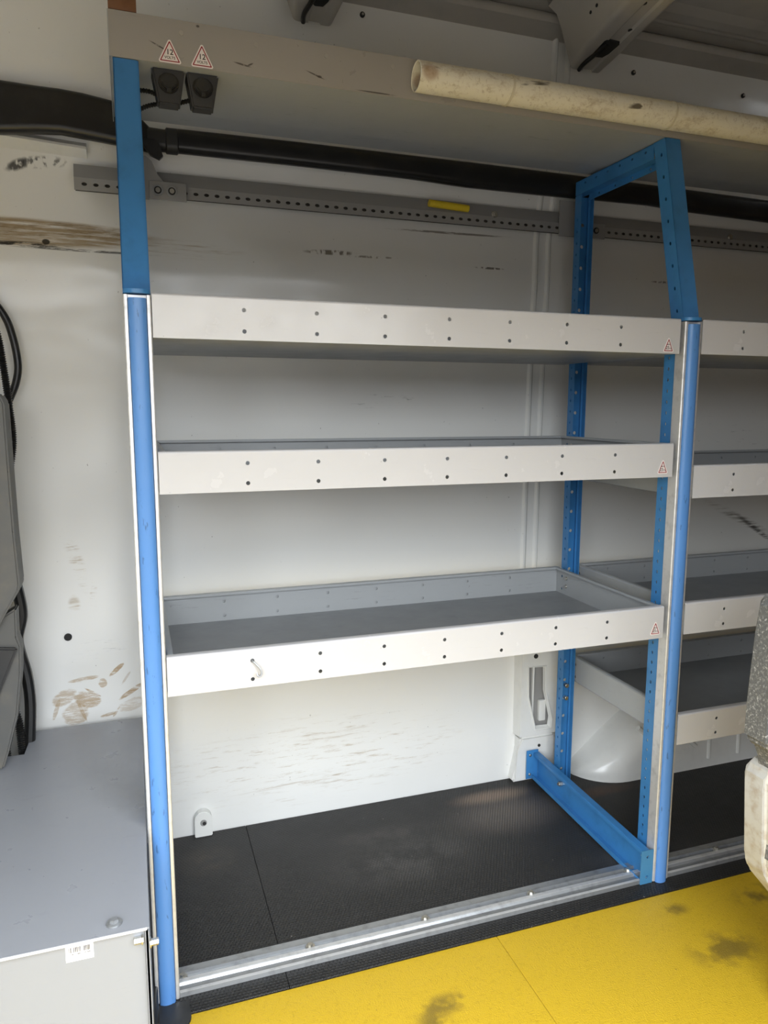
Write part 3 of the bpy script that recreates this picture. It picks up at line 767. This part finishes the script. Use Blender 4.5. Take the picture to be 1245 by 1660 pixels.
# ------------------------------------------------------------------ black duct and pipe behind
def rsec(x, y0, y1, z0, z1, n=6):
    r_ = min(.02, (z1-z0)*.42, (y1-y0)*.42); out = []
    for (cy, cz, a) in ((y0+r_, z0+r_, 180), (y1-r_, z0+r_, 270), (y1-r_, z1-r_, 0), (y0+r_, z1-r_, 90)):
        for k in range(n+1): t_ = math.radians(a+90*k/n); out.append((x, cy+r_*math.cos(t_), cz+r_*math.sin(t_)))
    return out
def loft(name, secs, mat, parent):
    bm = B(); V = [[bm.verts.new(q) for q in rsec(*s)] for s in secs]
    for a, b in zip(V, V[1:]):
        for k in range(len(a)): j = (k+1) % len(a); bm.faces.new((a[k], a[j], b[j], b[k]))
    bm.faces.new(V[0]); bm.faces.new(V[-1][::-1]); return finish(name, bm, mat, parent, ang=50)
d = thing('cable_duct', 'wide black cable duct high on the wall narrowing into a pipe behind the rack', 'duct', (0, 0, 0))
loft('duct_cover', [(-.79, .49, .530, 1.765, 1.900), (-.45, .49, .530, 1.770, 1.895), (-.26, .49, .530, 1.781, 1.891), (-.19, .49, .530, 1.790, 1.889), (-.14, .49, .530, 1.794, 1.889), (-.09, .49, .530, 1.790, 1.886),
                    (-.03, .49, .530, 1.785, 1.878), (.03, .49, .530, 1.780, 1.850), (.05, .495, .530, 1.776, 1.832)], M_black, d)
loft('duct_collar', [(.045, .492, .530, 1.781, 1.831), (.085, .494, .530, 1.782, 1.830), (.088, .490, .530, 1.778, 1.834), (.112, .490, .530, 1.778, 1.834), (.115, .494, .530, 1.782, 1.830)], M_black2, d)
loft('duct_pipe', [(.113, .494, .530, 1.782, 1.835), (.4, .494, .530, 1.783, 1.838), (.7, .492, .530, 1.781, 1.838), (.86, .490, .530, 1.775, 1.838), (1.1, .493, .530, 1.776, 1.838), (1.45, .493, .530, 1.780, 1.836),
                   (1.6, .490, .530, 1.773, 1.834), (2.0, .490, .530, 1.766, 1.830), (X1-.04, .49, .530, 1.76, 1.828)], M_black, d)
bm = B(); extr(bm, [(.025, 1.800), (.05, 1.765), (.070, 1.757), (.078, 1.765), (.070, 1.792), (.06, 1.80)], 'y', .488, .50); finish('duct_clip', bm, M_black, d)

# slotted grey rail
g = thing('slotted_rail', 'long grey slotted steel rail across the wall behind the rack', 'rail', (-.12, .530, 1.682))
bm = B(); RL = X1+.05; nsl = int((RL-.03)/.0251)
sl = [(.022+.0251*i, .014, .0062, .0040) for i in range(nsl)]
perf(bm, 0, RL, 0, .028, sl[:100], lambda a, b, n: (a, -.006+n+.10*(.028-b)*0, b), .002, 10)
extr(bm, ribbon([(-.006, .028), (.010, .061)], -.002), 'x', 0, RL)
finish('rail_body', bm, M_rail, g)
bm = B(); extr(bm, ribbon([(.002, .001), (.010, .003), (.010, .032)], -.0015), 'x', .002, RL); finish('slot_shade_strip', bm, M_slotshade, g)  # dark strip added behind the slots to stand for their shade
bm = B(); cyl(bm, (1.078, -.004, .034), .009, .008, 'y', 16, bev=.002); cyl(bm, (1.078, -.009, .034), .004, .004, 'y', 6); finish('rail_bolt', bm, M_zinc, g)
bm = B(); cyl(bm, (1.90, -.004, .034), .009, .008, 'y', 16, bev=.002); finish('rail_bolt', bm, M_zinc, g)
for (x0, l, m_) in ((.035, 'grey bolted bracket clamping the slotted rail behind the left post', 1), (1.215, 'grey bracket clamping the slotted rail behind the right rear upright', 1)):
    c = thing('rail_bracket', l, 'bracket', (x0, .515, 1.675))
    bm = B(); extr(bm, [(-.055, -.002), (.010, -.002), (.010, .035), (.048, .036), (.030, .056), (.018, .085), (.005, .095), (-.055, .095)], 'y', .0015, .0045); finish('gusset', bm, M_rail, c)
    bm = B(); box(bm, .010, .095, -.004, 0, -.002, .040, .0015); finish('clamp_plate', bm, M_rail, c)
    for x in (.029, .061):
        bm = B(); cyl(bm, (x, -.006, .018), .0125, .003, 'y', 20, bev=.001); b_ = finish('bolt', bm, M_alud, c)
        bm = B(); cyl(bm, (x, -.009, .018), .0085, .004, 'y', 16); finish('bolt_gap', bm, M_black, b_)
        bm = B(); cyl(bm, (x, -.011, .018), .0062, .005, 'y', 6, bev=.001); finish('bolt_head', bm, M_zinc, b_)
bm = B(); tube(bm, [(.758, .515, 1.7265), (.873, .515, 1.7215)], .0095, 18)
tag(finish('yellow_sleeve', bm, M_yel), 'short yellow plastic sleeve resting on the slotted rail', 'sleeve')

# ------------------------------------------------------------------ grey box at the lower left
bx = thing('metal_box', 'grey sheet metal box at the lower left with a bolted lid', 'box', (-.33, .15, 0))
bm = B()
pts = [(-.78, -.275), (-.0265, -.275), (-.0265, .555), (-.288, .555), (-.292, .425), (-.78, .425)]
extr(bm, pts, 'z', .372, .3750); wpart('box_lid', bm, M_box, bx, smooth=False)
bm = B(); extr(bm, ribbon([(-.275, .3752), (-.2765, .3745), (-.2768, .3715)], .0012), 'x', -.78, -.030); wpart('lid_edge', bm, M_lip, bx)
bm = B(); box(bm, -.78, -.034, -.266, -.264, .0, .372); wpart('front_panel', bm, M_boxf, bx, smooth=False)
bm = B(); box(bm, -.0335, -.0320, -.272, .553, .0, .3715); box(bm, -.0285, -.0270, -.280, .553, .0, .3715); wpart('side_panel', bm, M_boxf, bx, smooth=False)
bm = B(); cyl(bm, (-.079, -.250, .3765), .0125, .003, 'z', 24, bev=.001); cyl(bm, (-.079, -.250, .3805), .0075, .006, 'z', 6, bev=.001); wpart('lid_bolt', bm, M_alud, bx)
bm = B(); cyl(bm, (-.043, -.270, .352), .006, .014, 'x', 6); cyl(bm, (-.038, -.270, .352), .008, .002, 'x', 16); cyl(bm, (-.0195, -.281, .352), .0055, .012, 'x', 6); cyl(bm, (-.0255, -.281, .352), .008, .002, 'x', 16); wpart('side_bolt', bm, M_zinc, bx)
bm = B(); box(bm, -.150, -.110, -.2668, -.2661, .338, .3640); lb = wpart('barcode_label', bm, M_label, bx, smooth=False); lb['label'] = 'white barcode label'
bm = B(); x = -.1455; random.seed(3)
while x < -.1145:
    w_ = random.choice((.0004, .0006, .0009, .0012)); box(bm, x, x+w_, -.2671, -.2669, .3530, .3615); x += w_+random.choice((.0004, .0006, .0008))
join(bm, text_bm('738 - 1881 - 8584', .0042, (-.130, -.2671, .3497), .00008)); join(bm, text_bm('8847 / A', .003, (-.130, -.2671, .3447)))
o = finish('label_print', bm, M_ink, lb, smooth=False)

# ------------------------------------------------------------------ left edge: moulded panel and cables
bp = thing('moulded_panel', 'grey moulded plastic panel at the left edge of the picture', 'panel', (-.42, .36, .34))
def facet(poly, y0, y1, nm, mat=M_gplas):
    bm = B(); extr(bm, poly, 'y', y0, y1)
    bmesh.ops.recalc_face_normals(bm, faces=bm.faces)
    bmesh.ops.bevel(bm, geom=list(bm.edges), offset=.004, segments=2, affect='EDGES'); return wpart(nm, bm, mat, bp)
facet([(-.60, 1.215), (-.278, 1.213), (-.268, 1.195), (-.267, 1.05), (-.266, .921), (-.2625, .806), (-.2655, .792), (-.312, .711), (-.60, .40)], .325, .40, 'upper_shell')
facet([(-.60, .73), (-.306, .730), (-.277, .748), (-.279, .682), (-.2725, .660), (-.276, .60), (-.289, .502), (-.312, .418), (-.325, .379), (-.60, .379)], .352, .40, 'lower_shell')
facet([(-.60, .70), (-.278, .66), (-.330, .535), (-.60, .42)], .338, .352, 'moulded_step', M_black2)
bm = B(); tube(bm, crom([(-.34, .52, 1.47), (-.288, .53, 1.399), (-.270, .53, 1.345), (-.263, .53, 1.283), (-.270, .53, 1.241), (-.285, .53, 1.205), (-.31, .53, 1.15)], 8), .0085, 12)
tag(finish('black_cable', bm, M_black), 'smooth black cable looping beside the moulded panel at the left edge', 'cable')
bm = B(); tube(bm, crom([(-.31, .50, 1.40), (-.296, .50, 1.34), (-.289, .50, 1.269), (-.283, .50, 1.185), (-.281, .50, 1.10), (-.30, .50, 1.0)], 8), .009, 10, corr=.005)
tag(finish('corrugated_cable', bm, M_black), 'black corrugated hose dropping behind the top of the moulded panel', 'cable')
for (l, pts, c_) in (('smooth black cable bundle above the grey box at the left edge', [(-.300, .50, .80), (-.287, .50, .70), (-.300, .50, .629), (-.286, .50, .545), (-.282, .50, .47), (-.290, .50, .36)], None),
                 ('black corrugated hose entering the notch behind the grey box', [(-.325, .49, .55), (-.318, .49, .48), (-.306, .48, .42), (-.303, .48, .30), (-.303, .48, .20)], .0055),
                 ('second black corrugated hose left of the notch behind the grey box', [(-.352, .465, .50), (-.348, .465, .44), (-.336, .455, .40), (-.330, .450, .30)], .0055)):
    bm = B(); tube(bm, crom(pts, 8), .010 if c_ else .013, 10, corr=c_); tag(finish('corrugated_cable' if c_ else 'black_cable', bm, M_black), l, 'cable')

# ------------------------------------------------------------------ right edge: padded post
pp = thing('padded_post', 'grey speckled foam pad on a dirty cream frame at the right edge', 'padded post', (1.17, -.46, 0))
bm = B(); extr(bm, [(0.9622, 0.8713), (0.9549, 0.8139), (0.9486, 0.6989), (0.9476, 0.631), (0.9674, 0.6237), (0.9789, 0.5996), (0.9862, 0.584), (0.9883, 0.4063), (1.0197, 0.3802), (1.1503, 0.3436), (1.1503, 0.887), (0.9779, 0.887)], 'y', -.520, -.46)
bmesh.ops.recalc_face_normals(bm, faces=bm.faces); bmesh.ops.bevel(bm, geom=list(bm.edges), offset=.008, segments=3, affect='EDGES'); wpart('foam_pad', bm, M_foam, pp)
bm = B(); extr(bm, [(0.9962, 0.5869), (0.9739, 0.5699), (0.9707, 0.5529), (0.9834, 0.3989), (0.994, 0.3723), (1.0525, 0.3054), (1.1693, 0.2449), (1.1693, 0.5847)], 'y', -.500, -.446)
bmesh.ops.recalc_face_normals(bm, faces=bm.faces); bmesh.ops.bevel(bm, geom=list(bm.edges), offset=.008, segments=3, affect='EDGES'); wpart('cream_frame', bm, M_cream, pp)
bm = B(); box(bm, 1.13, 1.21, -.51, -.44, -.003, .95, .006); wpart('cream_post', bm, M_cream, pp)
bm = B(); cyl(bm, (.995, -.49, .905), .014, .05, 'z', 16, bev=.004); wpart('cream_knob', bm, M_cream, pp)

# repeats of a kind share a group
GROUPS = {'rack frame': 'blue rack frames', 'roof bow': 'roof bows', 'screw': 'screws in the upper wall', 'floor mat': 'black rubber floor mats',
          'power socket': '12 volt sockets under the overhead shelf', 'cable tie': 'cable ties round the pipe', 'bracket': 'brackets on the slotted rail',
          'hole': 'drain holes in the pillar'}
for o in bpy.data.objects:
    if o.get('category') in GROUPS: o['group'] = GROUPS[o['category']]
